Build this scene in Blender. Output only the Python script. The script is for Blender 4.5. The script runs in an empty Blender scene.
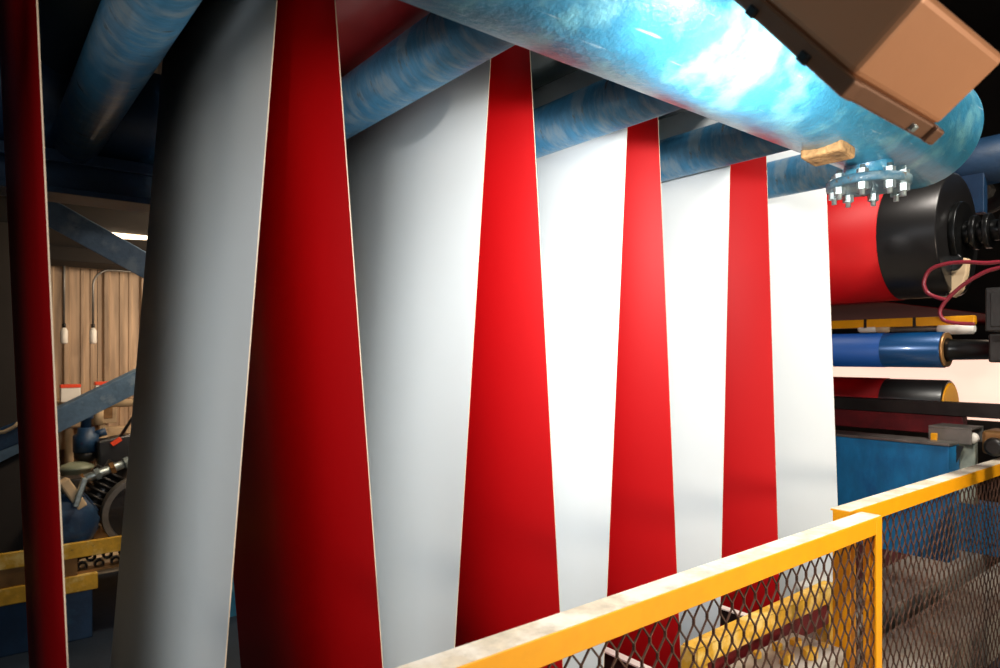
import bpy, bmesh, math, random
from mathutils import Vector, Matrix
random.seed(7)
sc = bpy.context.scene
col = sc.collection

# ------------------------------------------------------------------ camera, world, lights, exposure
H = 1.75                                   # eye height above the machine floor
FX, FY = 0.6266, 0.7793                    # view direction (machine runs along X, strip width along Y)
FOC, CX, CY = 667.0, 500.0, 355.0
cd = bpy.data.cameras.new('camera'); cam = bpy.data.objects.new('camera', cd); col.objects.link(cam)
cd.sensor_width = 36.0; cd.lens = 36.0*FOC/1000.0; cd.shift_y = (CY-334.0)/1000.0
cam.location = (0, 0, H); cam.rotation_euler = (math.pi/2, 0, -math.atan2(FX, FY))
cd.clip_start = .02
cd.dof.use_dof = True; cd.dof.focus_distance = 2.3; cd.dof.aperture_fstop = 4.0
sc.camera = cam

w = bpy.data.worlds.new('hall_air'); sc.world = w; w.use_nodes = True
bg = w.node_tree.nodes['Background']; bg.inputs[0].default_value = (.80, .90, 1.0, 1); bg.inputs[1].default_value = .13

def light(name, kind, loc, target, power, color, **kw):
    l = bpy.data.lights.new(name, kind); l.energy = power; l.color = color
    for k, v in kw.items(): setattr(l, k, v)
    o = bpy.data.objects.new(name, l); col.objects.link(o)
    o.location = Vector(loc) + Vector((0, 0, H))
    d = Vector(target) - Vector(loc); o.rotation_euler = d.to_track_quat('-Z', 'Y').to_euler()
    return o
# hall lamps over the walkway, behind the viewer
light('hall_lamp_light', 'AREA', (-2.0, -2.1, 1.2), (.7, 1.8, -.2), 34, (.88, .95, 1), shape='RECTANGLE', size=2.6, size_y=1.6)
# warm lamp on the walkway to the right
light('walkway_lamp_light', 'AREA', (2.3, -1.7, -.45), (1.8, .9, -.2), 58, (1, .84, .66), shape='RECTANGLE', size=.5, size_y=.5)
light('walkway_top_light', 'AREA', (3.1, -.1, 2.3), (3.6, 1.5, -1.2), 46, (1, .95, .86), shape='RECTANGLE', size=.8, size_y=.4, spread=math.radians(110))
# warm pump bay light; added fill for the bay front and coating bay
light('pump_bay_light', 'AREA', (1.9, 5.4, .6), (.7, 6.4, -.3), 19, (1, .82, .62), shape='RECTANGLE', size=.9, size_y=.15)
light('pump_bay_fill', 'AREA', (1.3, 4.2, .72), (.6, 5.3, -.7), 17, (1, .80, .58), shape='RECTANGLE', size=.5, size_y=.15)
light('coater_bay_fill', 'AREA', (5.6, 2.6, 1.6), (4.6, 1.6, 0), 10, (1, .78, .58), shape='RECTANGLE', size=.8, size_y=.8)

vs = sc.view_settings
vs.view_transform = 'Standard'; vs.look = 'None'; vs.exposure = 0.0; vs.gamma = 1.0; vs.use_curve_mapping = False

# ------------------------------------------------------------------ helpers
def P(px, py, X=None, Y=None, Z=None, d=None):
    """photo pixel -> point (eye at the origin) on a plane X=, Y=, Z= or at depth d"""
    u = (px-CX)/FOC; v = (CY-py)/FOC
    r = Vector((FX+u*FY, FY-u*FX, v))
    t = X/r.x if X is not None else Y/r.y if Y is not None else Z/r.z if Z is not None else d
    return r*t

class MB:
    def __init__(s): s.v = []; s.f = []; s.sm = []; s.mi = []
    def face(s, idx, smooth=False, m=0): s.f.append(tuple(idx)); s.sm.append(smooth); s.mi.append(m)
    def box(s, c, size, R=None, m=0):
        c = Vector(c); hx, hy, hz = [a/2 for a in size]; b = len(s.v)
        for x, y, z in ((-1,-1,-1),(1,-1,-1),(1,1,-1),(-1,1,-1),(-1,-1,1),(1,-1,1),(1,1,1),(-1,1,1)):
            p = Vector((x*hx, y*hy, z*hz))
            if R is not None: p = R @ p
            s.v.append(c+p)
        for q in ((0,3,2,1),(4,5,6,7),(0,1,5,4),(1,2,6,5),(2,3,7,6),(3,0,4,7)): s.face([b+i for i in q], False, m)
        return s
    def span(s, lo, hi, m=0):
        lo = Vector(lo); hi = Vector(hi); return s.box((lo+hi)/2, [abs(a) for a in (hi-lo)], None, m)
    def bar(s, a, b, wd, ht, up=(0,0,1), m=0):
        a = Vector(a); b = Vector(b); x = (b-a).normalized(); y = Vector(up).cross(x).normalized(); z = x.cross(y)
        R = Matrix((x, y, z)).transposed()
        return s.box((a+b)/2, ((b-a).length, wd, ht), R, m)
    def lathe(s, a, axis, prof, n=32, m=0, cap=True):
        """prof: list of (t along axis, radius)"""
        a = Vector(a); z = Vector(axis).normalized(); x = z.orthogonal().normalized(); y = z.cross(x); b = len(s.v)
        for t, r in prof:
            for k in range(n):
                q = 2*math.pi*k/n; s.v.append(a+z*t+(x*math.cos(q)+y*math.sin(q))*r)
        for i in range(len(prof)-1):
            flat = abs(prof[i][0]-prof[i+1][0]) < 1e-6
            for k in range(n):
                k2 = (k+1) % n
                s.face((b+i*n+k, b+i*n+k2, b+(i+1)*n+k2, b+(i+1)*n+k), not flat and n > 8, m)
        if cap:
            s.face([b+k for k in range(n)][::-1], False, m); e = b+(len(prof)-1)*n; s.face([e+k for k in range(n)], False, m)
        return s
    def cyl(s, a, b, r, n=32, r2=None, m=0):
        a = Vector(a); b = Vector(b); return s.lathe(a, b-a, [(0, r), ((b-a).length, r if r2 is None else r2)], n, m)
    def tube(s, pts, r, n=10, m=0):
        pts = [Vector(p) for p in pts]; b = len(s.v); N = len(pts); ref = None
        for i, p in enumerate(pts):
            t = (pts[min(i+1, N-1)]-pts[max(i-1, 0)]).normalized()
            x = t.orthogonal().normalized() if ref is None else (ref-t*ref.dot(t)).normalized()
            ref = x; y = t.cross(x)
            for k in range(n):
                q = 2*math.pi*k/n; s.v.append(p+(x*math.cos(q)+y*math.sin(q))*r)
        for i in range(N-1):
            for k in range(n):
                k2 = (k+1) % n; s.face((b+i*n+k, b+i*n+k2, b+(i+1)*n+k2, b+(i+1)*n+k), True, m)
        s.face([b+k for k in range(n)][::-1], False, m); e = b+(N-1)*n; s.face([e+k for k in range(n)], False, m)
        return s
    def prism(s, poly, off, m=0):
        poly = [Vector(p) for p in poly]; off = Vector(off); b = len(s.v); n = len(poly)
        s.v += poly+[p+off for p in poly]
        s.face([b+k for k in range(n)][::-1], False, m); s.face([b+n+k for k in range(n)], False, m)
        for k in range(n):
            k2 = (k+1) % n; s.face((b+k, b+k2, b+n+k2, b+n+k), False, m)
        return s
    def build(s, name, mat, parent=None, bevel=0.0, origin=None, seg=2):
        """coordinates are eye-relative; the object's origin goes to the middle of its base (or to its parent's origin)"""
        if parent is not None: o0 = Vector(parent['o0'])
        elif origin is not None: o0 = Vector(origin)
        else:
            xs = [v.x for v in s.v]; ys = [v.y for v in s.v]; zs = [v.z for v in s.v]
            o0 = Vector(((min(xs)+max(xs))/2, (min(ys)+max(ys))/2, min(zs)))
        me = bpy.data.meshes.new(name); me.from_pydata([tuple(v-o0) for v in s.v], [], s.f)
        bm = bmesh.new(); bm.from_mesh(me); bmesh.ops.recalc_face_normals(bm, faces=bm.faces); bm.to_mesh(me); bm.free()
        me.polygons.foreach_set('use_smooth', s.sm); me.polygons.foreach_set('material_index', s.mi)
        for mm in (mat if isinstance(mat, (list, tuple)) else [mat]): me.materials.append(mm)
        o = bpy.data.objects.new(name, me); col.objects.link(o)
        if parent is None: o.location = o0+Vector((0, 0, H))
        else: o.parent = parent
        o['o0'] = list(o0)
        if bevel:
            b = o.modifiers.new('bevel', 'BEVEL'); b.width = bevel; b.segments = seg; b.limit_method = 'ANGLE'; b.angle_limit = math.radians(40)
        return o

def tag(o, label=None, cat=None, group=None, kind=None):
    if label: o['label'] = label
    if cat: o['category'] = cat
    if group: o['group'] = group
    if kind: o['kind'] = kind
    return o
def thing(name, base, label, cat, group=None):
    o = bpy.data.objects.new(name, None); col.objects.link(o); o.empty_display_size = .1
    o.location = Vector(base)+Vector((0, 0, H)); o['o0'] = list(base)
    return tag(o, label, cat, group)
def struct(o): return tag(o, kind='structure')

# ------------------------------------------------------------------ materials
def lin(h):
    def c(a): a /= 255.0; return a/12.92 if a <= .04045 else ((a+.055)/1.055)**2.4
    return (c(h[0]), c(h[1]), c(h[2]), 1)
def mat(name, rgb, rough=.5, metal=0.0, vary=.12, scale=6.0, bump=0.0, bscale=60.0, spec=.5, coat=0.0, coatr=.1, stretch=None):
    m = bpy.data.materials.new(name); m.use_nodes = True; nt = m.node_tree; N = nt.nodes; L = nt.links
    b = N['Principled BSDF']; b.inputs['Roughness'].default_value = rough; b.inputs['Metallic'].default_value = metal
    b.inputs['Specular IOR Level'].default_value = spec; b.inputs['Coat Weight'].default_value = coat; b.inputs['Coat Roughness'].default_value = coatr
    tc = N.new('ShaderNodeTexCoord'); mp = N.new('ShaderNodeMapping'); L.new(tc.outputs['Object'], mp.inputs[0])
    if stretch: mp.inputs['Scale'].default_value = stretch
    no = N.new('ShaderNodeTexNoise'); no.inputs['Scale'].default_value = scale; no.inputs['Detail'].default_value = 6; L.new(mp.outputs[0], no.inputs[0])
    rp = N.new('ShaderNodeValToRGB'); c = lin(rgb)
    rp.color_ramp.elements[0].position = .3; rp.color_ramp.elements[1].position = .7
    rp.color_ramp.elements[0].color = tuple(x*(1-vary) for x in c[:3])+(1,); rp.color_ramp.elements[1].color = tuple(min(1, x*(1+vary)) for x in c[:3])+(1,)
    L.new(no.outputs[0], rp.inputs[0]); L.new(rp.outputs[0], b.inputs['Base Color'])
    if bump:
        n2 = N.new('ShaderNodeTexNoise'); n2.inputs['Scale'].default_value = bscale; n2.inputs['Detail'].default_value = 4; L.new(mp.outputs[0], n2.inputs[0])
        bp = N.new('ShaderNodeBump'); bp.inputs['Strength'].default_value = bump; bp.inputs['Distance'].default_value = .01
        L.new(n2.outputs[0], bp.inputs['Height']); L.new(bp.outputs[0], b.inputs['Normal'])
    return m
def worn(name, base, wear, rust, rough=.4, wear_t=.56, rust_t=.66, scale=5.0, stretch=(1,1,1), bump=.25, scratch=True, coat=.0, metal=0.0):
    """painted steel: base coat, patches of a second tone, rust blotches and fine scratches"""
    m = bpy.data.materials.new(name); m.use_nodes = True; nt = m.node_tree; N = nt.nodes; L = nt.links
    b = N['Principled BSDF']; b.inputs['Metallic'].default_value = metal; b.inputs['Coat Weight'].default_value = coat; b.inputs['Coat Roughness'].default_value = .25
    tc = N.new('ShaderNodeTexCoord'); mp = N.new('ShaderNodeMapping'); mp.inputs['Scale'].default_value = stretch; L.new(tc.outputs['Object'], mp.inputs[0])
    def noise(sc_, det=6, rgh=.6):
        n = N.new('ShaderNodeTexNoise'); n.inputs['Scale'].default_value = sc_; n.inputs['Detail'].default_value = det; n.inputs['Roughness'].default_value = rgh
        L.new(mp.outputs[0], n.inputs[0]); return n.outputs[0]
    def ramp(src, a, b_, hi=1.0):
        r = N.new('ShaderNodeValToRGB'); r.color_ramp.elements[0].position = a; r.color_ramp.elements[1].position = b_
        r.color_ramp.elements[1].color = (hi, hi, hi, 1); L.new(src, r.inputs[0]); return r.outputs[0]
    def mix(f, a, c):
        x = N.new('ShaderNodeMix'); x.data_type = 'RGBA'; L.new(f, x.inputs[0])
        for k, q in ((6, a), (7, c)):
            if isinstance(q, tuple): x.inputs[k].default_value = q
            else: L.new(q, x.inputs[k])
        return x.outputs[2]
    c = lin(base); dk = tuple(x*(.9 if 'yellow_paint' == name else .72) for x in c[:3])+(1,)
    v = mix(ramp(noise(scale*2.3), .35, .65), c, dk)
    v = mix(ramp(noise(scale), wear_t-.04, wear_t+.10, .85), v, lin(wear))
    if scratch:
        m2 = N.new('ShaderNodeMapping'); m2.inputs['Scale'].default_value = (2.2, 30, 30); m2.inputs['Rotation'].default_value = (.5, .9, .7)
        L.new(tc.outputs['Object'], m2.inputs[0])
        n = N.new('ShaderNodeTexNoise'); n.inputs['Scale'].default_value = 3.0; n.inputs['Detail'].default_value = 3; L.new(m2.outputs[0], n.inputs[0])
        v = mix(ramp(n.outputs[0], .68, .74, .45), v, lin((205, 218, 222)))
    rs = ramp(noise(scale*1.7, 8, .7), rust_t-.02, rust_t+.05, .9)
    v = mix(rs, v, lin(rust))
    L.new(v, b.inputs['Base Color'])
    rr = N.new('ShaderNodeMapRange'); L.new(rs, rr.inputs[0]); rr.inputs[3].default_value = rough; rr.inputs[4].default_value = .85; L.new(rr.outputs[0], b.inputs['Roughness'])
    bp = N.new('ShaderNodeBump'); bp.inputs['Strength'].default_value = bump; bp.inputs['Distance'].default_value = .006
    L.new(noise(scale*9, 5, .65), bp.inputs['Height']); L.new(bp.outputs[0], b.inputs['Normal'])
    return m
def emit(name, rgb, s):
    m = bpy.data.materials.new(name); m.use_nodes = True; b = m.node_tree.nodes['Principled BSDF']
    b.inputs['Base Color'].default_value = lin(rgb); b.inputs['Emission Color'].default_value = lin(rgb); b.inputs['Emission Strength'].default_value = s
    return m

M = dict(
 white=mat('white_coating', (212, 217, 220), .5, vary=.015, scale=2, spec=.4),
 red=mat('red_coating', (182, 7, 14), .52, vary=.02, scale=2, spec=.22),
 edge=mat('sheared_edge', (226, 205, 180), .5, vary=.08, scale=30),
 pipe=worn('blue_pipe_paint', (58, 142, 178), (112, 176, 190), (128, 110, 66), .34, .55, .68, 7, bump=.6, coat=.6),
 flange=worn('flange_paint', (66, 108, 128), (120, 138, 140), (88, 72, 52), .4, .52, .6, 14, bump=.4),
 cross=worn('blue_cross_pipe_paint', (52, 112, 150), (104, 126, 142), (72, 72, 68), .32, .52, .62, 9.0, stretch=(.8, 2.4, .8), bump=.35, scratch=False, coat=.1),
 dblue=worn('dark_blue_paint', (28, 60, 92), (42, 84, 116), (60, 52, 46), .45, .6, .7, 6, scratch=False),
 tank=worn('blue_tank_paint', (18, 120, 176), (14, 92, 146), (74, 66, 58), .5, .55, .68, 7, stretch=(1, 1, .4), scratch=False),
 yellow=worn('yellow_paint', (246, 166, 2), (250, 172, 6), (226, 132, 8), .45, .6, .78, 4, scratch=False, bump=.05),
 dust=worn('dusty_rail_top', (236, 220, 192), (250, 240, 222), (214, 170, 100), .75, .5, .74, 9, scratch=False, bump=.25),
 oyellow=worn('old_yellow_paint', (226, 172, 44), (244, 214, 130), (110, 78, 36), .6, .53, .66, 9, scratch=False),
 mesh=mat('rusty_mesh_steel', (84, 58, 44), .55, .3, .35, 30),
 steel=mat('grey_steel', (120, 116, 110), .45, .6, .25, 12, bump=.1),
 dsteel=mat('dark_steel', (52, 50, 48), .4, .6, .25, 10, bump=.1),
 zinc=mat('zinc_bolt', (176, 190, 190), .35, .8, .3, 40),
 black=mat('black_rubber', (22, 22, 23), .35, 0, .2, 8, coat=.3),
 blacks=mat('black_shaft', (20, 20, 20), .3, .5, .2, 8),
 roll=mat('roll_dark', (40, 46, 44), .35, .3, .15, 6),
 redroll=mat('red_reflection', (150, 34, 34), .35, 0, .1, 4, coat=.2),  # red of a reflection on a polished roll, painted as its colour
 chrome=mat('polished_roll', (44, 42, 42), .3, .7, .15, 5),
 bronze=mat('bronze_housing', (196, 138, 98), .45, .15, .05, 5, bump=.03),
 bronzed=mat('bronze_rim', (120, 84, 60), .5, .3, .12, 8),
 tan=mat('tan_wall_steel', (170, 142, 114), .6, 0, .42, 5, stretch=(4, 4, .3)),
 wood=mat('crusted_block', (150, 116, 74), .8, 0, .45, 22, bump=.8, bscale=60),
 floor=mat('blue_grey_floor', (40, 54, 70), .6, 0, .25, 3, bump=.1),
 deck=mat('deck_plate', (186, 182, 172), .5, .1, .22, 6, bump=.15),
 deckr=worn('rusty_deck_plate', (190, 182, 166), (204, 198, 186), (196, 130, 50), .55, .55, .64, 4, scratch=False),
 dbrown=mat('dark_brown', (30, 23, 18), .9, 0, .25, 3),
 brace=worn('steel_blue_paint', (96, 122, 146), (140, 156, 168), (70, 62, 56), .4, .55, .68, 8, scratch=False),
 redshade=mat('shaded_red_strip', (96, 10, 16), .8, 0, .05, 3, spec=.1),  # red coating darkened, its shade put into the colour
 ceil=mat('dark_roof', (34, 28, 24), .9, 0, .2, 3),
 dark=mat('dark_wall', (44, 38, 34), .85, 0, .2, 3),
 cream=mat('cream_wall', (236, 206, 190), .8, 0, .05, 2),
 pale=worn('pale_green_paint', (178, 184, 168), (160, 168, 152), (110, 90, 60), .5, .6, .7, 8, scratch=False),
 maroon=worn('maroon_paint', (110, 22, 26), (86, 18, 22), (50, 30, 26), .45, .55, .68, 9, scratch=False),
 beige=mat('beige_paint', (206, 178, 140), .6, 0, .15, 8),
 orange=mat('orange_cap', (240, 70, 20), .5, 0, .08, 8),
 wbox=mat('white_plastic', (236, 228, 216), .5, 0, .05, 8),
 hose=mat('red_hose', (120, 26, 40), .35, 0, .12, 8),
 sage=mat('sage_enamel', (150, 156, 130), .4, .1, .15, 14),
 bluerefl=mat('blue_roll_reflection', (2, 58, 122), .5, 0, .06, 3, spec=.25),  # brighter blue, stands for a reflection on the roll
 blueroll=mat('blue_roll_body', (3, 58, 104), .3, .3, .06, 3, coat=.3),
 brass=mat('brown_brass', (150, 110, 66), .4, .6, .3, 9),
 tubeglow=emit('lit_tube', (255, 226, 190), 5.0),
 backdropglow=emit('bright_backdrop', (255, 212, 192), 1.1),  # glow stands in for a strongly lit wall
 glass=emit('lamp_glass', (255, 246, 230), 3.0),
)

# ------------------------------------------------------------------ the setting
FLOOR = -H
o = struct(MB().span((-6, -5, FLOOR-.2), (10, 7.2, FLOOR)).build('floor', M['floor']))
struct(MB().span((-6, -5, 3.4), (10, 7.2, 3.6)).build('ceiling', M['ceil']))
struct(MB().span((-6.2, -5, FLOOR), (-6, 7.2, 3.4)).build('wall_left', M['dark']))
wr = struct(MB().span((9.0, -5, FLOOR), (9.2, 7.2, 3.4)).build('wall_right', M['dark']))
YB = 6.5
wb = struct(MB().span((-6, YB+.06, FLOOR), (9, YB+.2, 3.4)).build('wall_back', M['dark']))
struct(MB().span((-3, 5.0, FLOOR), (.285, 5.1, 3.39)).build('wall_partition', M['dark']))
struct(MB().span((-3, 4.0, .80), (3.5, 6.45, .95)).build('ceiling_shade_plate', M['dbrown']))  # dark plate added so the wall above the duct stays dark
# ribbed steel cladding: each sheet of cladding is a panel of its own
def cladding():
    mb = MB(); W = .84; pitch = .28; prof = []
    for k in range(3):
        x0 = k*pitch
        prof += [(x0, 0), (x0+.030, 0), (x0+.045, -.032), (x0+.075, -.032), (x0+.090, 0), (x0+.155, 0), (x0+.163, -.008), (x0+.183, -.008), (x0+.191, 0), (x0+.225, 0), (x0+.233, -.008), (x0+.25, -.008), (x0+.258, 0)]
    prof.append((W, 0))
    z0, z1 = FLOOR, 3.38
    for x, y in prof: mb.v += [Vector((x, YB+y, z0)), Vector((x, YB+y, z1)), Vector((x, YB+y+.004, z0)), Vector((x, YB+y+.004, z1))]
    for i in range(len(prof)-1):
        a = i*4; b = a+4
        mb.face((a, b, b+1, a+1)); mb.face((a+2, a+3, b+3, b+2))
    n = len(prof)-1
    mb.face((0, 1, 3, 2)); mb.face((n*4, n*4+2, n*4+3, n*4+1))
    return mb
wb['o0'] = [0, 0, 0]; wb_off = Vector(wb.location)
proto = cladding()
first = None
for i in range(17):
    if first is None:
        me_o = proto.build('wall_panel', M['tan'], origin=(0, 0, 0)); first = me_o; q = me_o
    else:
        q = first.copy(); col.objects.link(q)
    q.parent = wb; q.location = Vector((-6+.12+i*.845, 0, H))-wb_off

# ------------------------------------------------------------------ the strip: passes up and down, all with their near edge in the plane Y = Y0
Y0, WID, ZR = 1.5, 1.22, 1.2
lines = [  # near edge of each pass: two points of it, colour of the side towards the viewer, label
 ('red', (37, 0), (68, 668), 'dark red painted metal sheet, edge-lit, in front of the ribbed tan wall'),
 ('white', (277, 0), (225, 668), 'broad pale grey-white sheet shading to dark along its far side, beside the pump bay'),
 ('red', (335, 0), (383, 668), 'deep dark red sheet, the darkest and broadest, between two pale grey sheets'),
 ('white', (490, 70), (455, 640), 'wide evenly grey-white sheet beneath the worn blue cross pipe'),
 ('red', (530, 52), (560, 610), 'red sheet fading from bright at the top to dark at the foot'),
 ('white', (627, 132), (607, 590), 'bright white sheet beside the red sheet that fades dark at the foot'),
 ('red', (659, 140), (680, 640), 'evenly bright red sheet between two bright white sheets, its foot behind the guard rail mesh'),
 ('white', (730, 170), (721.5, 553), 'narrow bright white sheet between the two evenly bright red sheets'),
 ('red', (767, 175), (780, 600), 'last bright red sheet of the row, before the final white sheet'),
 ('white', (827, 203), (838, 515), 'last white sheet of the row, next to the blue tank and rolls'),
]
def xz(p, q):
    a = P(*p, Y=Y0); b = P(*q, Y=Y0); k = (b.x-a.x)/(b.z-a.z); return lambda z: a.x+k*(z-a.z)
xs = [xz(l[1], l[2]) for l in lines]
TOPR = []                                   # top rolls sit between a red pass and the white pass after it
for i in range(0, 9, 2):
    xa, xb = xs[i](ZR), xs[i+1](ZR); TOPR.append(((xa+xb)/2, (xb-xa)/2-.004))
T = .0026
for i, (c, p, q, lab) in enumerate(lines):
    fx = xs[i]; prof = [(fx(FLOOR+.004), FLOOR+.004), (fx(-.9), -.9), (fx(0), 0), (fx(.6), .6), (fx(ZR), ZR)]
    if c == 'red':                          # this pass runs on over its top roll and meets the next one
        cx, r = TOPR[i//2]; r += .004
        prof += [(cx-r*math.cos(a), ZR+r*math.sin(a)) for a in [math.pi*k/24 for k in range(1, 24)]]
    mb = MB(); n = len(prof)
    for k, (x, z) in enumerate(prof):
        a = Vector(prof[max(k-1, 0)]); b = Vector(prof[min(k+1, n-1)]); t = (b-a).normalized(); nx = Vector((t.y, -t.x))*T/2
        for s in (-1, 1):
            for y in (Y0, Y0+WID): mb.v.append(Vector((x+s*nx.x, y, z+s*nx.y)))
    for k in range(n-1):
        a = k*4; b = a+4
        mb.face((a, a+1, b+1, b), True, 0); mb.face((a+2, b+2, b+3, a+3), True, 1)     # side to the viewer / back
        mb.face((a, b, b+2, a+2), False, 2); mb.face((a+1, a+3, b+3, b+1), False, 2)
    mb.face((0, 2, 3, 1), False, 2); e = (n-1)*4; mb.face((e, e+1, e+3, e+2), False, 2)
    other = 'white' if c == 'red' else 'red'
    o = mb.build('painted_metal_sheet', [M[c], M[other], M['edge']])
    tag(o, lab, 'metal sheet', 'passes of the painted strip')
for k, (cx, r) in enumerate(TOPR):
    if k == 4: continue
    t = thing('top_roll', (cx, Y0+WID/2, ZR-r), ['dark top roll above the shaded blue pipe by the darkest corner', 'top roll coloured dull red for a reflection, above the blue cross pipe',
              'dark steel top roll above the second lit blue cross pipe', 'dark steel top roll high behind the weld of the third cross pipe'][k], 'roll', 'top rolls of the strip passes')
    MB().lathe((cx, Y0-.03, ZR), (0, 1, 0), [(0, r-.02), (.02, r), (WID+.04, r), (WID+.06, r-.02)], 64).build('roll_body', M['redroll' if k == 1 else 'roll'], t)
    MB().cyl((cx, Y0-.10, ZR), (cx, Y0+WID+.16, ZR), .045, 20).build('shaft', M['blacks'], t)

# ------------------------------------------------------------------ pipe frame
PY, PZ, PR = .93, .80, .20
t = thing('main_pipe', (1.2, PY, PZ-PR), 'thick worn light blue main pipe with a blown-out glare, over the sheets', 'pipe')
MB().lathe((-1.2, PY, PZ), (1, 0, 0), [(0, PR), (3.88, PR), (3.905, PR-.012), (3.905, .02)], 72, cap=True).build('pipe_body', M['pipe'], t)
# flange stub under the pipe
fx = P(868, 185, Y=PY).x
fz = .535; fp = (fx, PY, fz)
fl = MB().lathe(fp, (0, 0, 1), [(0, .115), (.004, .122), (.024, .122), (.028, .115)], 48).build('flange', M['flange'], t)
MB().cyl((fx, PY, fz+.02), (fx, PY, .66), .070, 40).build('stub_pipe', M['pipe'], t)
for k in range(8):
    a = 2*math.pi*(k+.3)/8; bx, by = fx+.099*math.cos(a), PY+.099*math.sin(a)
    MB().cyl((bx, by, fz-.038), (bx, by, fz+.055), .008, 10).lathe((bx, by, fz-.022), (0, 0, 1), [(0, .017), (.022, .017)], 6).lathe((bx, by, fz+.0285), (0, 0, 1), [(0, .017), (.014, .017)], 6).build('bolt', M['zinc'], fl)
bx = P(826, 152, Y=PY).x
MB().box((bx, PY-.005, PZ-PR-.006), (.095, .12, .036), Matrix.Rotation(.1, 3, 'Y')).build('crusted_pad', M['wood'], t, bevel=.008)
# cross pipes between the passes
CZ, CR = .82, .084
CPX = [.335, .993, 1.655, 2.30, 2.95]
clab = ['dim blue cross pipe running up behind the first dark red sheet', 'worn blue cross pipe above the wide grey-white sheet', 'blue cross pipe above the bright white sheet, half in shade',
        'blue cross pipe above the narrow bright white sheet', 'dark blue cross pipe above the last white sheet']
for k, x in enumerate(CPX):
    t = thing('cross_pipe', (x, 2.2, CZ-CR), clab[k], 'pipe', 'cross pipes of the frame')
    MB().cyl((x, 1.03, CZ), (x, 2.98, CZ), CR, 40).build('pipe_body', M['cross'], t)
    MB().lathe((x, 1.105, CZ), (0, 1, 0), [(0, CR+.002), (.006, CR+.007), (.018, CR+.006), (.024, CR)], 40, cap=False).build('weld_bead', M['steel'], t)
t = thing('far_pipe', (1.0, 3.16, .78), 'dark blue pipe at the far side of the sheets', 'pipe')
MB().cyl((-1.4, 3.17, .995), (3.6, 3.17, .995), .205, 48).build('pipe_body', M['dblue'], t)
t = thing('frame_beam', (1, 3.17, .60), 'dark blue beam slung under the far pipe', 'beam')
MB().span((-1.4, 3.02, .735), (3.6, 3.05, .78)).span((-1.4, 3.10, .64), (3.6, 3.14, .789)).span((-1.4, 3.02, .615), (3.6, 3.22, .64)).build('beam_body', M['dblue'], t, bevel=.003)
# end cross beam right of the main pipe
t = thing('end_beam', (4.4, 1.6, .94), 'dark blue round beam beyond the end of the main pipe', 'beam')
MB().cyl((4.4, .2, 1.07), (4.4, 3.0, 1.07), .13, 40).build('beam_body', M['dblue'], t)

# ------------------------------------------------------------------ flood lamp under the roof of the walkway
e1 = Vector((.073, .635, .769)).normalized(); e2 = Vector((.997, -.054, -.051)).normalized(); e3 = e1.cross(e2).normalized()
if e3.z < 0: e3 = -e3
P0 = P(842, 87, d=.95); LW, LD, LH = .284, .131, .33
t = thing('flood_lamp', tuple(P0), 'bronze box-shaped flood lamp hanging beside the main pipe', 'lamp')
RL = Matrix((e2, e1, e3)).transposed()
hc = P0+e2*LW/2+e1*LH/2
MB().box(hc+e3*(LD/2+.013), (LW, LH, LD-.006), RL).build('housing', M['bronze'], t, bevel=.012, seg=3)
rim = MB()
for s in (-1, 1):
    rim.box(hc+e2*s*(LW/2-.008)+e3*.004, (.03, LH+.03, .028), RL); rim.box(hc+e1*s*(LH/2-.008)+e3*.004, (LW-.03, .03, .028), RL)
rim.box(hc+e2*(LW/2+.001)-e3*.012+e1*.06, (.012, LH-.11, .024), RL)  # added side visor, unseen, keeps lamp light off the pipe's right part
rm = rim.build('rim', M['bronzed'], t, bevel=.004)
MB().box(hc+e3*.009, (LW-.04, LH-.04, .006), RL).build('lamp_glass', M['glass'], t)
for a in (.08, .22):
    MB().box(P0-e2*.009+e1*a-e3*.004, (.010, .02, .016), RL).build('clip', M['dsteel'], t, bevel=.003)
MB().box(P0+e2*.21-e1*.008, (.012, .012, .012), RL).build('screw', M['zinc'], t, bevel=.002)
MB().bar(hc+e3*(LD)+e2*.02, hc+e3*(LD+.5)+Vector((0, -.1, .6)), .05, .05).build('mounting_arm', M['dsteel'], t, bevel=.004)
lp = hc+e3*.001+e2*.03
light('flood_lamp_light', 'SPOT', tuple(lp), tuple(lp+Vector((.85, .52, -.06))), 135, (1, .99, .96), spot_size=math.radians(142), spot_blend=1.0, shadow_soft_size=.035)
light('flood_lamp_glow', 'AREA', tuple(hc+e3*.004-e2*.03), tuple(hc-e3-e2*.03), 15, (1, .99, .96), shape='RECTANGLE', size=.2, size_y=.2)

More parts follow.
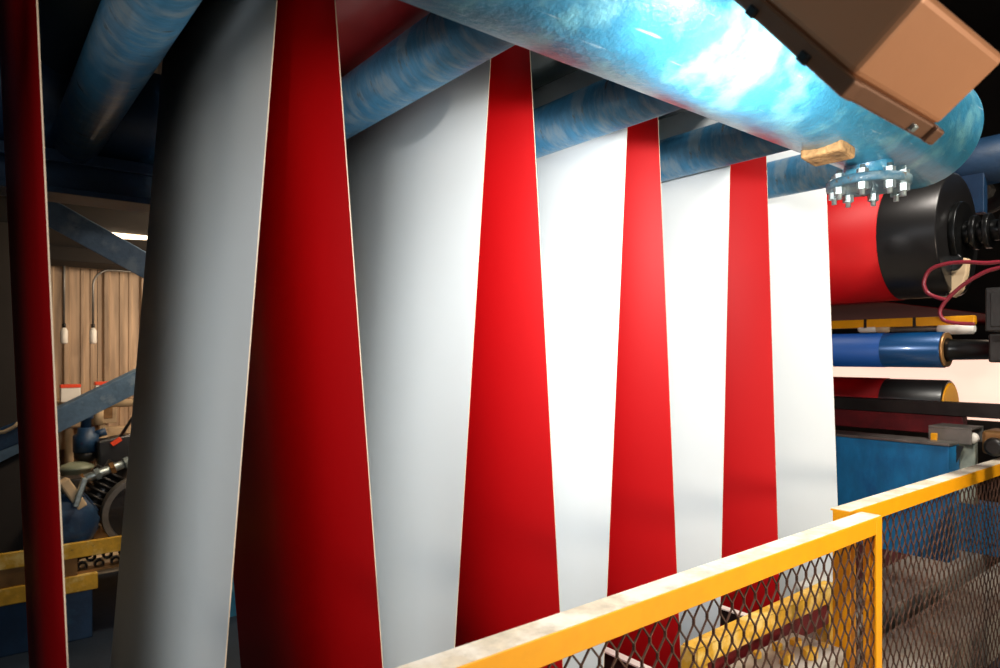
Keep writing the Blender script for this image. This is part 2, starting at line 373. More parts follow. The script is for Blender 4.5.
# ------------------------------------------------------------------ guard rail panels with expanded metal
def rail_panel(a, b, ztop, label, first):
    """a, b: (x, y) ends of the front face of the top rail"""
    A = Vector((a[0], a[1], 0)); B = Vector((b[0], b[1], 0)); d = (B-A).normalized(); n = Vector((-d.y, d.x, 0)); ln = (B-A).length
    zb = FLOOR+.05
    t = thing('guard_rail', tuple((A+B)/2+Vector((0, 0, FLOOR))), label, 'guard rail', 'guard rail panels')
    up = Vector((0, 0, 1))
    def at(s, w_, z): return A+d*s+n*w_+up*z
    W, Tk = .068, .006
    fr = MB(); fr.prism([at(0, 0, ztop-.058), at(0, 0, ztop), at(0, W, ztop), at(0, W, ztop-Tk), at(0, Tk, ztop-Tk), at(0, Tk, ztop-.058)], d*ln)
    tr = fr.build('top_rail', M['yellow'], t, bevel=.002)
    MB().prism([at(.003, .002, ztop+.0002), at(.003, W-.002, ztop+.0002), at(.003, W-.002, ztop+.0016), at(.003, .002, ztop+.0016)], d*(ln-.006)).build('dust_layer', M['dust'], tr)
    for s, sg in ((0, 1), (ln, -1)):
        m = MB(); m.prism([at(s, -.001, zb), at(s+sg*.045, -.001, zb), at(s+sg*.045, Tk, zb), at(s+sg*Tk, Tk, zb), at(s+sg*Tk, .06, zb), at(s, .06, zb)], up*(ztop-.004-zb))
        m.build('post', M['yellow'], t, bevel=.002)
    MB().prism([at(.01, 0, zb), at(.01, 0, zb+.06), at(.01, Tk, zb+.06), at(.01, Tk, zb)], d*(ln-.02)).build('bottom_rail', M['yellow'], t)
    # expanded metal: rows of diamonds, strands with short bonds
    px_, pz_ = .0555, .088; bond = .016; th = .0042; y = Tk+.006
    m = MB(); nx_ = int(ln/px_); z1 = ztop-.012; nz = int((z1-zb)/pz_*2)
    for j in range(nz):
        zc = z1-j*pz_/2
        if zc-pz_/2 < zb+.01: break
        off = .5 if j % 2 else 0.0
        for i in range(nx_+1):
            s0 = (i+off)*px_+.004
            if s0 > ln-.004 or s0 < 0: continue
            # two strands run down from this node to the neighbours half a pitch aside
            for sg in (-1, 1):
                s1 = s0+sg*px_/2
                if s1 < .002 or s1 > ln-.002: continue
                p = at(s0+sg*.002, y, zc-bond/2); q = at(s1-sg*.002, y, zc-pz_/2+bond/2)
                m.bar(p, q, .0035, th, up=tuple(d.cross(up)))
            m.bar(at(s0, y, zc-bond/2-.001), at(s0, y, zc+bond/2+.001), .0035, .0072, up=tuple(d.cross(up)))
    m.build('expanded_mesh', M['mesh'], t)
    return t
ZT = -.547
pa = (P(330, 690, Z=ZT).x, .955); pb = (P(882, 516, Y=.955).x, .955)
rail_panel((.10, .955), pb, ZT, 'yellow guard rail panel with open diamond mesh in front of the red and white sheets', True)
qa = P(850, 512, Z=ZT+.003); qb = P(1000, 464, Z=ZT+.003); dd = (qb-qa).normalized(); qe = qb+dd*.3
rail_panel((qa.x, qa.y), (qe.x, qe.y), ZT+.003, 'yellow guard rail panel with mesh in front of the blue tank and deck plates', False)

# walkway and deck plates
struct(MB().span((-3, -3, FLOOR+.0), (5.6, .93, FLOOR+.08)).build('floor_walkway', M['deck']))
DZ = -1.5
tag(MB().span((3.2, 1.20, FLOOR+.001), (6.6, 1.50, DZ)).build('deck_plinth', M['deckr'], bevel=.006), 'rust-stained grey plinth behind the mesh of the second guard rail', 'plinth')
tag(MB().span((3.5, 1.62, FLOOR+.001), (6.6, 2.6, DZ+.01)).build('machine_bed', M['deck'], bevel=.006), 'pale grey machine bed under the blue tank, beyond the dark gap', 'machine bed')
# cross ledges at the foot of the passes
for X, lab in ((1.85, 'grey ledge crossing the foot of the evenly bright red sheet'), (2.55, 'grey ledge crossing the foot of the last red sheet')):
    t = thing('foot_ledge', (X, 1.9, FLOOR), lab, 'ledge', 'ledges at the foot of the sheets')
    MB().span((X-.012, 1.46, -1.16), (X+.012, 2.75, -1.09)).build('ledge_plate', M['dsteel'], t)
    MB().span((X-.022, 1.46, -1.09), (X+.012, 2.75, -1.084)).build('ledge_lip', M['wbox'], t)
    for y in (1.5, 2.7): MB().span((X-.01, y-.02, FLOOR), (X+.01, y+.02, -1.15)).build('ledge_leg', M['dsteel'], t)
# low yellow barrier behind the mesh
a = P(694, 643, Y=1.27); b = P(840, 588, Y=1.25); zz = (a.z+b.z)/2
t = thing('yellow_barrier', ((a.x+b.x)/2, 1.26, FLOOR), 'low chipped yellow barrier behind the first guard rail mesh', 'barrier')
MB().span((a.x, 1.255, zz-.06), (b.x, 1.262, zz)).span((a.x, 1.255, zz-.006), (b.x, 1.315, zz)).build('barrier_rail', M['oyellow'], t, bevel=.003)
MB().span((a.x+.01, 1.265, zz-.15), (b.x, 1.30, zz-.065)).build('shade_bar', M['maroon'], t, bevel=.003)  # dark face under the rail, its shadow put into the colour
for x in (a.x+.03, b.x-.03): MB().span((x-.035, 1.262, FLOOR), (x+.035, 1.32, zz-.007)).build('barrier_post', M['oyellow'], t, bevel=.004)
# scrap and slab around the barrier post
p = P(820, 580, Y=1.42)
tag(MB().span((p.x-.12, 1.36, FLOOR+.001), (p.x+.15, 1.48, p.z)).build('concrete_block', M['deck'], bevel=.02), 'chipped grey block behind the end post of the yellow barrier', 'block')
p = P(790, 640, Y=1.18)
tag(MB().span((p.x-.3, 1.05, FLOOR+.001), (min(p.x+.35, 2.38), 1.24, p.z-.02)).build('concrete_step', M['deck'], bevel=.015), 'pale grey step in front of the yellow barrier, behind the mesh', 'step')
xe = min(p.x+.35, 2.38); zt = p.z-.02
for k, (dx, y) in enumerate(((.05, 1.10), (.11, 1.17), (.17, 1.09), (.20, 1.19), (.27, 1.12), (.31, 1.20))):
    s = .018+.004*(k*7 % 5); m = MB(); X = xe-dx
    m.prism([Vector((X+s*math.cos(j*1.2566+k), y+s*.8*math.sin(j*1.2566+k), zt+.0003)) for j in range(5)], (0, 0, s*(.7+.12*k)))
    tag(m.build('scrap_chunk', M['oyellow'], bevel=.004), 'chunk of yellow paint-crusted scrap on the pale grey step', 'scrap', 'yellow scrap chunks on the step')

# ------------------------------------------------------------------ coating section on the right
def ax(px, py, X): return P(px, py, X=X)
t = thing('bright_backdrop', (6.8, 2.6, FLOOR), 'long pinkish glowing backdrop for the bright background behind the rolls', 'glowing backdrop')  # added glowing surface in place of the overbright wall beyond
MB().span((6.8, .8, -.56), (6.83, 4.2, -.02)).build('glowing_face', M['backdropglow'], t)
MB().span((6.83, .75, -.80), (6.9, 4.25, .03)).build('backdrop_case', M['dsteel'], t)
for y in (1.0, 4.0): MB().span((6.83, y-.04, FLOOR), (6.9, y+.04, -.8)).build('backdrop_leg', M['dsteel'], t)
# upper roll with red strip
X1, Z1, R1 = 3.86, .60, .31
t = thing('upper_roll', (X1, 2.0, Z1-R1), 'large black roll carrying the red strip, with a polished end, below the main pipe', 'roll')
ye = ax(940, 250, X1-.25).y
MB().lathe((X1, ye, Z1), (0, 1, 0), [(0, R1-.014), (.006, R1-.004), (2.2, R1-.004)], 72).build('roll_body', M['chrome'], t)
yw = ax(879, 250, X1-.27).y
MB().lathe((X1, yw, Z1), (0, 1, 0), [(0, R1), (WID, R1)], 72, cap=True).build('strip_wrap', M['red'], t)
yy = ye
for k, (r, l) in enumerate(((.16, .03), (.06, .03), (.085, .025), (.055, .03), (.085, .025), (.05, .04), (.075, .02))):
    MB().cyl((X1, yy-l, Z1), (X1, yy, Z1), r, 32).build('bearing_ring', M['blacks'], t, bevel=.004); yy -= l
MB().cyl((X1, .5, Z1-.01), (X1, yy, Z1-.01), .05, 24).build('shaft', M['blacks'], t)
MB().span((X1-.06, .52, FLOOR+.08), (X1+.06, .60, Z1+.06)).build('shaft_stand', M['dblue'], t)
# strip leaving the roll
o = MB().span((X1, Y0, Z1-R1-.006), (7.6, Y0+WID, Z1-R1-.002)).build('painted_metal_sheet', M['redshade'])
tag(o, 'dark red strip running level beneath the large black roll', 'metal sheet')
# yellow bar
X2 = 4.25; ya = ax(975, 322, X2).y; zb = ax(900, 322.5, X2).z
t = thing('yellow_bar', (X2, 1.9, zb-.025), 'narrow yellow bar between the large black roll and the blue roll', 'bar')
MB().span((X2-.01, ya, zb-.025), (X2+.03, 3.2, zb+.025)).build('bar_body', M['yellow'], t, bevel=.004)
for px in (866, 915): q = ax(px, 322, X2); MB().span((X2-.013, q.y-.008, zb-.027), (X2+.033, q.y+.008, zb+.027)).build('joint', M['dsteel'], t)
# sensors and rods clipped under the bar; last one paints the bright gap beyond
for px, w_, r, mt, nm in ((868, .11, .022, 'wbox', 'capsule'), (883, .08, .022, 'beige', 'fitting'), (925, .36, .013, 'steel', 'rod'), (956, .18, .030, 'wbox', 'bright_gap')):
    q = ax(px, 329, X2+.01); MB().lathe((X2+.01, q.y-w_/2, q.z), (0, 1, 0), [(0, r*.6), (.01, r), (w_-.01, r), (w_, r*.6)], 20).build(nm, M[mt], t)
MB().span((X2, 3.1, FLOOR), (X2+.03, 3.14, zb)).build('bar_post', M['yellow'], t)
# blue roll
X3 = 3.72; q = ax(945, 350, X3); R3 = .088; Z3 = ax(900, 350, X3).z
t = thing('blue_roll', (X3, 1.9, Z3-R3), 'slim bright blue roll with a black shaft', 'roll')
ye = q.y
MB().lathe((X3, ye, Z3), (0, 1, 0), [(0, R3-.003), (.003, R3), (2.0, R3)], 48).build('roll_body', M['blueroll'], t)
MB().lathe((X3, Y0-.06, Z3), (0, 1, 0), [(0, R3+.0015), (1.4, R3+.0015)], 48).build('reflection_sleeve', M['bluerefl'], t)  # sleeve added to carry the painted reflection
MB().cyl((X3, ye-.012, Z3), (X3, ye-.001, Z3), R3-.004, 40).build('end_cap', M['brass'], t)
MB().lathe((X3, ye-.012, Z3), (0, -1, 0), [(0, .06), (.02, .05), (.18, .046), (.19, .058), (.22, .058), (.22, .045), (.6, .045)], 32).build('shaft', M['blacks'], t)
t = thing('roll_bearing_block', (X3, .8, Z3-.12), 'black bearing block on the shaft of the blue roll', 'bearing')
q = ax(992, 350, X3); MB().span((X3-.06, q.y-.25, Z3-.06), (X3+.08, q.y, Z3+.07)).build('block_body', M['dsteel'], t, bevel=.01)
MB().span((X3-.04, q.y-.24, FLOOR+.08), (X3+.04, q.y-.17, Z3-.055)).build('post', M['dsteel'], t)
# lower roll
X4, R4 = 4.85, .17; zt = ax(900, 378.5, X4-.05).z; Z4 = zt-R4; ye = ax(950, 390, X4).y
t = thing('lower_roll', (X4, 1.9, Z4-R4), 'red-wrapped black roll with a yellow end disc behind the dark beam', 'roll')
MB().lathe((X4, ye, Z4), (0, 1, 0), [(0, R4-.012), (.008, R4-.004), (2.0, R4-.004)], 64).build('roll_body', M['black'], t)
ys = ax(888, 385, X4).y
MB().lathe((X4, ys, Z4), (0, 1, 0), [(0, R4), (WID, R4)], 64).build('strip_wrap', M['red'], t)
MB().lathe((X4, ye-.008, Z4), (0, 1, 0), [(0, R4-.03), (.007, R4-.02)], 48).build('end_disc', M['yellow'], t)
MB().span((X4-.1, 3.0, FLOOR), (X4+.1, 3.1, Z4+.1)).build('roll_stand', M['dsteel'], t)
# beam in front
X5 = 4.35; y5 = .55; zt = ax(900, 400, X5).z; zm = ax(900, 413, X5).z; zb = ax(900, 431, X5).z
t = thing('support_beam', (X5, 1.8, zb), 'dark steel beam with a maroon lower flange above the blue tank', 'beam')
MB().span((X5, y5, zm), (X5+.10, 3.2, zt)).build('beam_web', M['dsteel'], t, bevel=.005)
ym = ax(962, 420, X5).y
MB().span((X5+.015, ym, zb), (X5+.09, 3.2, zm-.001)).build('lower_flange', M['maroon'], t, bevel=.004)
# blue tank
X6 = 3.98; yt = ax(949, 470, X6).y; zt = ax(900, 439, X6).z; zb = -1.08
t = thing('blue_tank', (X6+.3, 2.1, DZ), 'blue painted steel tank with worn streaks behind the second guard rail', 'tank')
MB().span((X6, yt, zb), (X6+.16, 3.1, zt-.017)).build('tank_body', M['tank'], t, bevel=.006)
MB().span((X6-.012, yt-.005, zt-.016), (X6+.18, 3.1, zt)).build('tank_rim', M['steel'], t, bevel=.004)
for y in (2.45, 2.52): MB().span((X6+.02, y, DZ+.011), (X6+.14, y+.05, zb+.002)).build('tank_leg', M['tank'], t)
a = ax(955, 500, 5.9); b = ax(1012, 548, 5.9)
tag(MB().span((5.9, b.y, b.z), (6.05, a.y, a.z)).span((5.92, b.y+.05, DZ+.011), (6.03, a.y, b.z+.001)).build('blue_side_panel', M['tank'], bevel=.006), 'blue panel standing beyond the end of the blue tank', 'panel')
t = thing('maroon_box', (5.0, 2.1, DZ+.01), 'low maroon steel box under the blue tank', 'box')
MB().span((3.95, 1.95, DZ+.011), (6.1, 2.3, -1.10)).build('box_body', M['maroon'], t, bevel=.006)
# bracket with pale post
X7 = 4.20; t = thing('tank_bracket', (X7, 1.1, -1.1), 'pale grey-green upright with a grey channel cap at the end of the tank', 'bracket')
a = ax(952, 445, X7); b = ax(975, 505, X7)
MB().span((X7, b.y, b.z), (X7+.05, a.y, a.z+.03)).build('upright', M['pale'], t, bevel=.004)
c0 = ax(931, 427, X7-.06); c1 = ax(974, 424, X7-.06)
m = MB(); m.prism([Vector((c, y, z)) for c, y, z in ((X7-.10, c1.y, c0.z), (X7+.10, c1.y, c0.z+.0), (X7+.10, c1.y, c0.z+.012), (X7-.10, c1.y, c0.z+.012))], (0, c0.y-c1.y, 0))
m.span((X7-.10, c1.y, c0.z-.075), (X7-.088, c0.y, c0.z)); m.span((X7+.088, c1.y, c0.z-.075), (X7+.10, c0.y, c0.z))
m.build('channel_cap', M['steel'], t, bevel=.003)
q = ax(937, 438, X7-.07); MB().span((X7-.125, q.y-.014, q.z-.035), (X7-.101, q.y+.014, q.z+.03)).build('yellow_tab', M['yellow'], t, bevel=.003)
g = ax(957, 447, X7-.01)
for dx in (0, .09): MB().prism([(X7-.114, g.y+.10-dx, g.z+.02), (X7-.114, g.y+.03-dx, g.z+.02), (X7-.114, g.y+.06-dx, g.z-.07)], (.012, 0, 0)).build('gusset', M['dsteel'], t)
q = ax(973, 438, X7-.03); MB().lathe((X7-.05, q.y, q.z), (1, 0, 0), [(0, .012), (.006, .024), (.02, .03), (.04, .02)], 20).build('knob', M['wbox'], t)
t = thing('brown_gearbox', (4.2, .8, -.6), 'brown metal gearbox beside the pale upright', 'gearbox')
a = ax(981, 430, 4.15); b = ax(1004, 456, 4.15)
MB().span((4.15, a.y-.35, b.z), (4.34, a.y, a.z)).build('case', M['brass'], t, bevel=.02, seg=3)
MB().lathe((4.15, a.y-.06, (a.z+b.z)/2-.02), (-1, 0, 0), [(0, .05), (.02, .045), (.03, .03)], 24).build('cover', M['dsteel'], t)
# hose, guard, block and small things by the shaft
pts = [(1022, 290), (1024, 272), (1012, 262), (985, 263), (965, 262), (945, 264), (930, 270), (924, 282), (927, 292), (936, 297), (948, 300)]
def smooth(ps, X, n=6):
    V = [ax(a, b, X) for a, b in ps]; out = []
    for i in range(len(V)-1):
        p0, p1, p2, p3 = V[max(i-1, 0)], V[i], V[i+1], V[min(i+2, len(V)-1)]
        for k in range(n):
            s = k/n; out.append(.5*((2*p1)+(p2-p0)*s+(2*p0-5*p1+4*p2-p3)*s*s+(3*p1-p0-3*p2+p3)*s**3))
    return out+[V[-1]]
t = thing('red_hose', tuple(ax(945, 320, 3.42)), 'dark red air hose looping in front of the black roll end', 'hose')
MB().tube(smooth(pts, 3.42), .0085, 10).build('hose_loop', M['hose'], t)
MB().tube(smooth([(1016, 290), (1018, 276), (1009, 267), (990, 270), (972, 279), (957, 290), (945, 302), (940, 312), (944, 320), (956, 323), (975, 324)], 3.42), .0085, 10).build('hose_tail', M['hose'], t)
t = thing('shaft_guard', tuple(ax(955, 298, 3.765)), 'beige tapered guard hanging under the black roll bearing', 'guard')
a = [ax(x, y, 3.765) for x, y in ((939, 258), (968, 258), (966, 275), (961, 290), (953, 298), (946, 290), (941, 275))]
MB().prism(a, (.05, 0, 0)).build('guard_plate', M['beige'], t, bevel=.008)
q = ax(953, 262, 3.765); MB().lathe((3.7645, q.y, q.z), (-1, 0, 0), [(0, .045), (.012, .04)], 20).build('hub_cap', M['blacks'], t)
t = thing('control_box', tuple(ax(995, 332, 3.4)), 'dark grey control box right of the hose', 'box')
a = ax(985, 288, 3.4); b = ax(1010, 331, 3.4)
MB().span((3.4, b.y-.2, b.z), (3.55, a.y, a.z)).build('case', M['dsteel'], t, bevel=.006)
MB().span((3.393, b.y-.18, b.z+.02), (3.401, a.y-.02, a.z-.02)).build('lid', M['dsteel'], t, bevel=.003)
MB().span((3.45, b.y-.19, FLOOR+.08), (3.50, b.y-.14, b.z+.005)).build('post', M['dsteel'], t)
t = thing('blue_stand', tuple(ax(970, 240, 4.3)), 'dark blue stand with an orange tab above the black shaft', 'stand')
a = ax(960, 197, 4.3); b = ax(984, 212, 4.3); MB().span((4.3, b.y, b.z), (4.36, a.y, 1.0)).build('stand_top', M['dblue'], t, bevel=.004)
a = ax(961, 212, 4.3); b = ax(966, 262, 4.3); MB().span((4.3, b.y, b.z), (4.36, a.y, a.z)).build('stand_leg', M['dblue'], t, bevel=.004)
a = ax(969, 222, 4.28); b = ax(986, 229, 4.28); MB().span((4.24, b.y, b.z), (4.3, a.y, a.z)).build('orange_tab', M['orange'], t, bevel=.003)
t = thing('hand_wheel', tuple(ax(985, 205, 4.55)), 'dull brown hand wheel under the end beam', 'wheel')
q = ax(987, 192, 4.55); MB().lathe((4.55, q.y, q.z), (-1, 0, 0), [(0, .12), (.015, .13), (.04, .12), (.04, .085), (.02, .08)], 40).build('rim', M['dsteel'], t)
MB().lathe((4.54, q.y, q.z), (-1, 0, 0), [(0, .05), (.06, .04)], 8).build('hub', M['steel'], t)

# ------------------------------------------------------------------ pump bay behind the line
def bp(px, py, Y): return P(px, py, Y=Y)
# blue bracing
t = thing('diagonal_brace', tuple(bp(90, 268, 4.2)), 'steel-blue diagonal brace dropping past the lit tube lamp', 'brace')
a = bp(20, 196, 4.2); b = bp(150, 268, 4.2); MB().bar(a, b, .06, .135, up=(0, -.2, 1)).build('brace_bar', M['brace'], t, bevel=.004)
t = thing('diagonal_brace', tuple(bp(90, 420, 4.965)), 'blue diagonal brace rising in front of the white switch boxes', 'brace')
a = bp(-30, 463, 4.965); b = bp(150, 374, 4.965); MB().bar(a, b, .06, .14, up=(0, -.2, 1)).build('brace_bar', M['brace'], t, bevel=.004)
# tube lamp
t = thing('tube_lamp', tuple(bp(122, 238, 5.0)), 'glowing fluorescent tube lamp high on the pump bay wall', 'lamp')
a = bp(102, 234.5, 5.0); b = bp(175, 238, 5.0)
MB().cyl(a, b, .022, 16).build('tube', M['tubeglow'], t)
MB().bar(a+Vector((-.03, 0, .034)), b+Vector((.03, 0, .034)), .12, .02).build('lamp_tray', M['wbox'], t, bevel=.005)
# dark duct across the wall
t = thing('wall_duct', tuple(bp(90, 266, 6.0)), 'dark brown duct crossing the ribbed wall', 'duct')
a = bp(90, 252, 6.0); MB().span((-1.5, 5.85, a.z-.10), (2.4, 6.25, a.z+.09)).build('duct_body', M['dbrown'], t, bevel=.01)
# girt
a = bp(90, 438, 6.28); t = thing('wall_girt', (a.x, 6.3, a.z-.1), 'tan horizontal girt along the ribbed wall', 'girt')
MB().span((-3, 6.26, a.z-.075), (3, 6.40, a.z+.075)).build('girt_body', M['beige'], t, bevel=.004)
# two pull switches on cables
for px, lab, top in ((64, 'white pull switch on a straight cable against the ribbed wall', 262), (93, 'white pull switch on a bent conduit against the ribbed wall', None)):
    q = bp(px, 338, 6.2); t = thing('pull_switch', tuple(q), lab, 'switch', 'pull switches on the ribbed wall')
    MB().lathe(q-Vector((0, 0, .045)), (0, 0, 1), [(0, .018), (.01, .026), (.10, .026), (.125, .014)], 16).build('switch_body', M['wbox'], t)
    MB().lathe(q+Vector((0, 0, .08)), (0, 0, 1), [(0, .012), (.03, .015), (.035, .008)], 12).build('collar', M['dsteel'], t)
    if top: pth = [q+Vector((0, 0, .1)), q+Vector((0, 0, .8))]
    else:
        c = bp(108, 270, 6.2); r = .13; pth = [q+Vector((0, 0, .1)), Vector((q.x, 6.2, c.z-r))]+[Vector((q.x+r-r*math.cos(k*math.pi/12), 6.2, c.z-r+r*math.sin(k*math.pi/12))) for k in range(1, 7)]+[Vector((q.x+1.0, 6.2, c.z))]
    MB().tube(pth, .009, 8).build('cable', M['steel'], t)
# switch boxes: white box with orange cap
for px, py, lab in ((70, 394, 'white switch box with an orange cap on a beige back box'), (104, 391, 'white switch box with an orange cap above the blue brace')):
    q = bp(px, py, 6.1); t = thing('switch_box', tuple(q), lab, 'switch box', 'orange-capped switch boxes')
    MB().span((q.x-.065, 6.05, q.z-.06), (q.x+.065, 6.13, q.z+.05)).build('box_body', M['wbox'], t, bevel=.006)
    MB().span((q.x-.067, 6.045, q.z+.05), (q.x+.067, 6.13, q.z+.075)).build('orange_cap', M['orange'], t, bevel=.003)
    m = MB(); m.span((q.x-.09, 6.1, q.z-.26), (q.x+.09, 6.465, q.z-.065)); m.build('back_box', M['beige'], t, bevel=.008)
    MB().span((q.x-.06, 6.095, q.z-.22), (q.x+.06, 6.101, q.z-.10)).build('door', M['brass'], t, bevel=.004)
    MB().cyl((q.x, 6.15, q.z-.9), (q.x, 6.15, q.z-.26), .03, 14).build('conduit', M['beige'], t)
# pipe along the wall
a = bp(100, 404, 6.0); t = thing('wall_pipe', tuple(a), 'tan pipe running along the wall above the girt', 'pipe')
MB().cyl((a.x, 6.0, a.z), (a.x+1.6, 6.0, a.z), .03, 16).build('pipe_body', M['beige'], t)
MB().cyl((a.x-.01, 6.0, a.z-.16), (a.x-.01, 6.0, a.z+.03), .035, 16).build('elbow', M['beige'], t)
# filter bowl
YM = 5.85
q = bp(86, 438, YM); t = thing('air_filter', tuple(q), 'dark blue air filter with a rounded bowl in front of the tan girt', 'filter')
MB().lathe(q-Vector((0, 0, .20)), (0, 0, 1), [(0, .015), (.02, .02), (.025, .05), (.06, .075), (.10, .08)], 24).build('bowl', M['dsteel'], t)
MB().lathe(q-Vector((0, 0, .10)), (0, 0, 1), [(0, .085), (.12, .085), (.14, .06), (.18, .055)], 24).build('filter_head', M['dblue'], t)
MB().lathe(q+Vector((0, 0, .08)), (0, 0, 1), [(0, .035), (.06, .035), (.065, .05), (.10, .05), (.105, .03), (.14, .03)], 16).build('top_knob', M['dblue'], t)
MB().cyl(q+Vector((.06, 0, .02)), q+Vector((.13, 0, .04)), .03, 14).build('outlet', M['dblue'], t)
# black gun with pole
YM = 5.75
q = bp(116, 455, YM); t = thing('pump_head', tuple(q+Vector((0, 0, -.5))), 'black pump head with an orange tip on an upright rod', 'pump')
MB().prism([q+Vector(v) for v in ((-.13, -.06, .12), (.10, -.06, .16), (.16, -.06, .02), (.04, -.06, -.13), (-.12, -.06, -.12))], (0, .14, 0)).build('head', M['black'], t, bevel=.015)
MB().cyl(Vector((q.x-.03, YM, -1.318)), q+Vector((-.03, 0, -.10)), .05, 16).build('column', M['black'], t)
MB().bar(q+Vector((-.04, -.075, .09)), q+Vector((.02, -.075, .13)), .03, .03).build('orange_tip', M['orange'], t)
MB().tube([q+Vector((.0, -.03, .1)), q+Vector((.12, -.03, .3)), q+Vector((.2, -.03, .5))], .012, 8).build('hose', M['black'], t)
# sage dish
q = bp(76, 472, 5.74); t = thing('gauge_cup', tuple(q+Vector((0, 0, -.4))), 'sage green cup-shaped valve on a dark stem', 'valve')
MB().lathe(q-Vector((0, 0, .06)), (0, 0, 1), [(0, .05), (.02, .085), (.08, .10), (.085, .115), (.10, .115), (.115, .09), (.13, .05)], 28).build('cup', M['sage'], t)
MB().cyl((q.x, q.y, -1.318), q-Vector((0, 0, .05)), .035, 14).build('stem', M['black'], t)
MB().tube([q+Vector((-.09, 0, .03)), q+Vector((-.16, 0, .05)), q+Vector((-.22, 0, -.02)), q+Vector((-.22, 0, -.15)), q+Vector((-.15, 0, -.26)), q+Vector((-.04, 0, -.30))], .010, 8).build('loop_wire', M['black'], t)
MB().tube([q+Vector((.10, 0, -.02)), q+Vector((.16, 0, .06)), q+Vector((.22, 0, .14))], .010, 8).build('lead_wire', M['black'], t)
# motors
def motor(px, py, Y, r, lab, mt):
    q = bp(px, py, Y); t = thing('electric_motor', tuple(q-Vector((0, 0, r+.1))), lab, 'motor')
    MB().lathe(q-Vector((0, .2, 0)), (0, 1, 0), [(0, r*.35), (.01, r*.8), (.05, r), (.42, r), (.46, r*.8)], 36).build('motor_body', M[mt], t)
    for k in range(18):
        a = 2*math.pi*k/18; v = Vector((math.cos(a), 0, math.sin(a)))
        MB().bar(q+v*(r+.008)+Vector((0, -.10, 0)), q+v*(r+.008)+Vector((0, .2, 0)), .02, .008, up=tuple(v)).build('fin', M[mt], t)
    MB().span((q.x-.06, q.y-.05, q.z+r), (q.x+.10, q.y+.12, q.z+r+.09)).build('terminal_box', M['dsteel'], t, bevel=.01)
    MB().span((q.x-.14, q.y-.1, -1.318), (q.x+.14, q.y+.15, q.z-r+.03)).build('foot', M['dsteel'], t, bevel=.01)
    return q
motor(64, 520, 5.0, .17, 'dark blue electric motor with cooling fins beside the first red sheet', 'dblue')
q = bp(143, 512, 5.15); t = thing('belt_pulley', tuple(q-Vector((0, 0, .3))), 'grey rimmed belt pulley wheel behind the broad white sheet', 'pulley')
MB().lathe(q, (0, 1, 0), [(.03, .205), (0, .21), (.0, .245), (.03, .25), (.05, .235), (.07, .25), (.10, .245), (.10, .2), (.06, .19)], 40, cap=False).build('rim', M['steel'], t)
MB().lathe(q+Vector((0, .035, 0)), (0, 1, 0), [(0, .204), (.04, .19)], 30).build('web', M['black'], t)
MB().span((q.x-.08, q.y+.02, -1.318), (q.x+.08, q.y+.06, q.z-.18)).build('pedestal', M['dsteel'], t)
q = bp(106, 485, 5.46); t = thing('finned_compressor', tuple(q-Vector((0, 0, .5))), 'dark finned compressor cylinder among bright fittings', 'compressor')
ax_ = Vector((.55, 0, .85)).normalized()
for k in range(9): MB().lathe(q-ax_*(.28-k*.045), ax_, [(0, .13), (.018, .13)], 20).build('cooling_fin', M['dsteel'], t)
MB().cyl(q-ax_*.34, q+ax_*.16, .085, 20).build('barrel', M['black'], t)
MB().cyl(q+Vector((-.28, -.1, .03)), q+Vector((.12, -.1, .16)), .03, 14).build('manifold', M['zinc'], t)
for k in range(5): MB().lathe(q+Vector((-.26+.09*k, -.1, .035+.03*k)), (.95, 0, .3), [(0, .045), (.03, .045)], 6).build('nut', M['brass' if k % 2 else 'zinc'], t)
MB().cyl(q-ax_*.34, Vector((q.x-.2, q.y, -1.318)), .12, 20).build('crankcase', M['black'], t)
q = bp(72, 492, 4.85); t = thing('beige_cover', tuple(q), 'bright beige slanted cover plate above the blue motor', 'cover')
MB().bar(q+Vector((-.05, 0, .08)), q+Vector((.05, 0, -.10)), .06, .09, up=(0, -1, .2)).build('cover_plate', M['beige'], t, bevel=.01)
q = bp(81, 493, 4.78); tag(MB().bar(q+Vector((.02, 0, .09)), q+Vector((-.03, 0, -.08)), .03, .05, up=(0, -1, 0)).build('grey_lever', M['zinc'], bevel=.006), 'short grey lever beside the beige cover plate', 'lever')
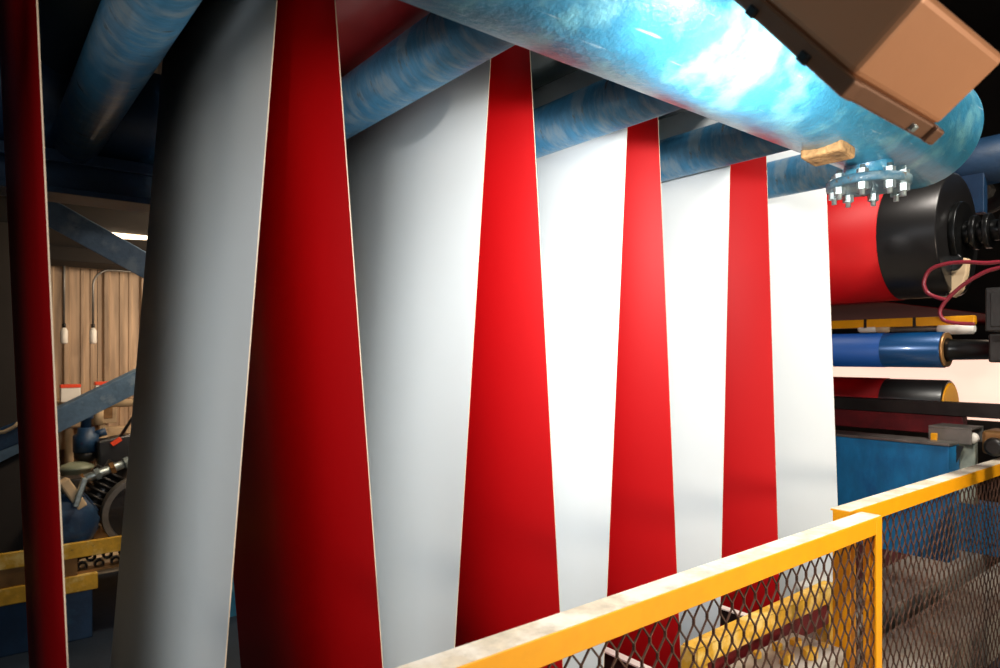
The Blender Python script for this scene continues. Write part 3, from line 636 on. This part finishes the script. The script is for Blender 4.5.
# yellow skid
YS = 4.75
a = bp(50, 546, YS); b = bp(160, 534, YS)
t = thing('equipment_skid', ((a.x+b.x)/2, YS+.3, FLOOR), 'yellow and brown steel skid carrying the pumps', 'skid')
zt = bp(90, 541, YS).z; z2 = bp(90, 556, YS).z
MB().span((-.6, YS, z2), (2.2, YS+.03, zt)).build('top_beam', M['oyellow'], t, bevel=.004)
MB().span((-.6, YS+.03, -1.335), (2.2, YS+1.2, -1.32)).build('deck', M['brass'], t)
zz = bp(90, 590, YS).z
MB().span((-.6, YS+.06, FLOOR+.001), (bp(94, 580, YS).x, YS+.5, zz)).build('plinth', M['dblue'], t, bevel=.006)
MB().span((-.6, YS, zz), (bp(98, 580, YS).x, YS+.04, zz+.10)).build('lower_beam', M['oyellow'], t, bevel=.006)
MB().span((-.6, YS+.01, zz+.10), (bp(78, 560, YS).x, YS+.05, z2)).build('end_plate', M['brass'], t, bevel=.004)
MB().span((bp(76, 575, YS).x, YS+.12, zz+.05), (2.2, YS+.3, zz+.16)).build('inner_rail', M['beige'], t, bevel=.004)
ch = MB(); xq = bp(80, 565, YS).x; zc = bp(90, 564, YS).z; k = 0
x = -.6
while x < 2.1:
    ch.lathe((x, YS+.06, zc+(.025 if k % 2 else -.025)), (0, 1, 0), [(0, .030), (.03, .030), (.03, .016), (0, .016)], 10, cap=False); x += .045; k += 1
tag(ch.build('chain', M['dsteel'], t), kind='stuff')
# lower blue cabinet seen past the foot of the red sheet
a = bp(228, 576, 4.6)
t = thing('blue_cabinet', (a.x+.3, 4.9, FLOOR), 'light blue cabinet glimpsed past the foot of the dark red sheet', 'cabinet')
z1 = a.z+.05; z2 = bp(232, 628, 4.6).z; z3 = bp(232, 645, 4.6).z
MB().span((a.x-.12, 4.6, z2), (a.x+.7, 5.2, z1)).build('cabinet_body', M['pipe'], t, bevel=.006)
MB().span((a.x-.12, 4.6, z3), (a.x+.7, 5.2, z2-.001)).build('plinth', M['steel'], t, bevel=.004)
MB().span((a.x-.14, 4.56, z3-.03), (a.x+.7, 5.2, z3-.001)).build('base_lip', M['wbox'], t)
# dark side of the bay left of the first sheet
t = thing('dark_cable_drum', tuple(bp(6, 440, 4.4)), 'dark blue bracket with a pale cable left of the first red sheet', 'bracket')
a = bp(-20, 447, 4.4); b = bp(24, 430, 4.4); MB().bar(a, b, .06, .11).build('bracket_arm', M['dblue'], t, bevel=.006)
MB().tube([bp(-14, 434, 4.3), bp(4, 432, 4.3), bp(14, 427, 4.3), bp(22, 420, 4.3)], .010, 8).build('cable', M['beige'], t)
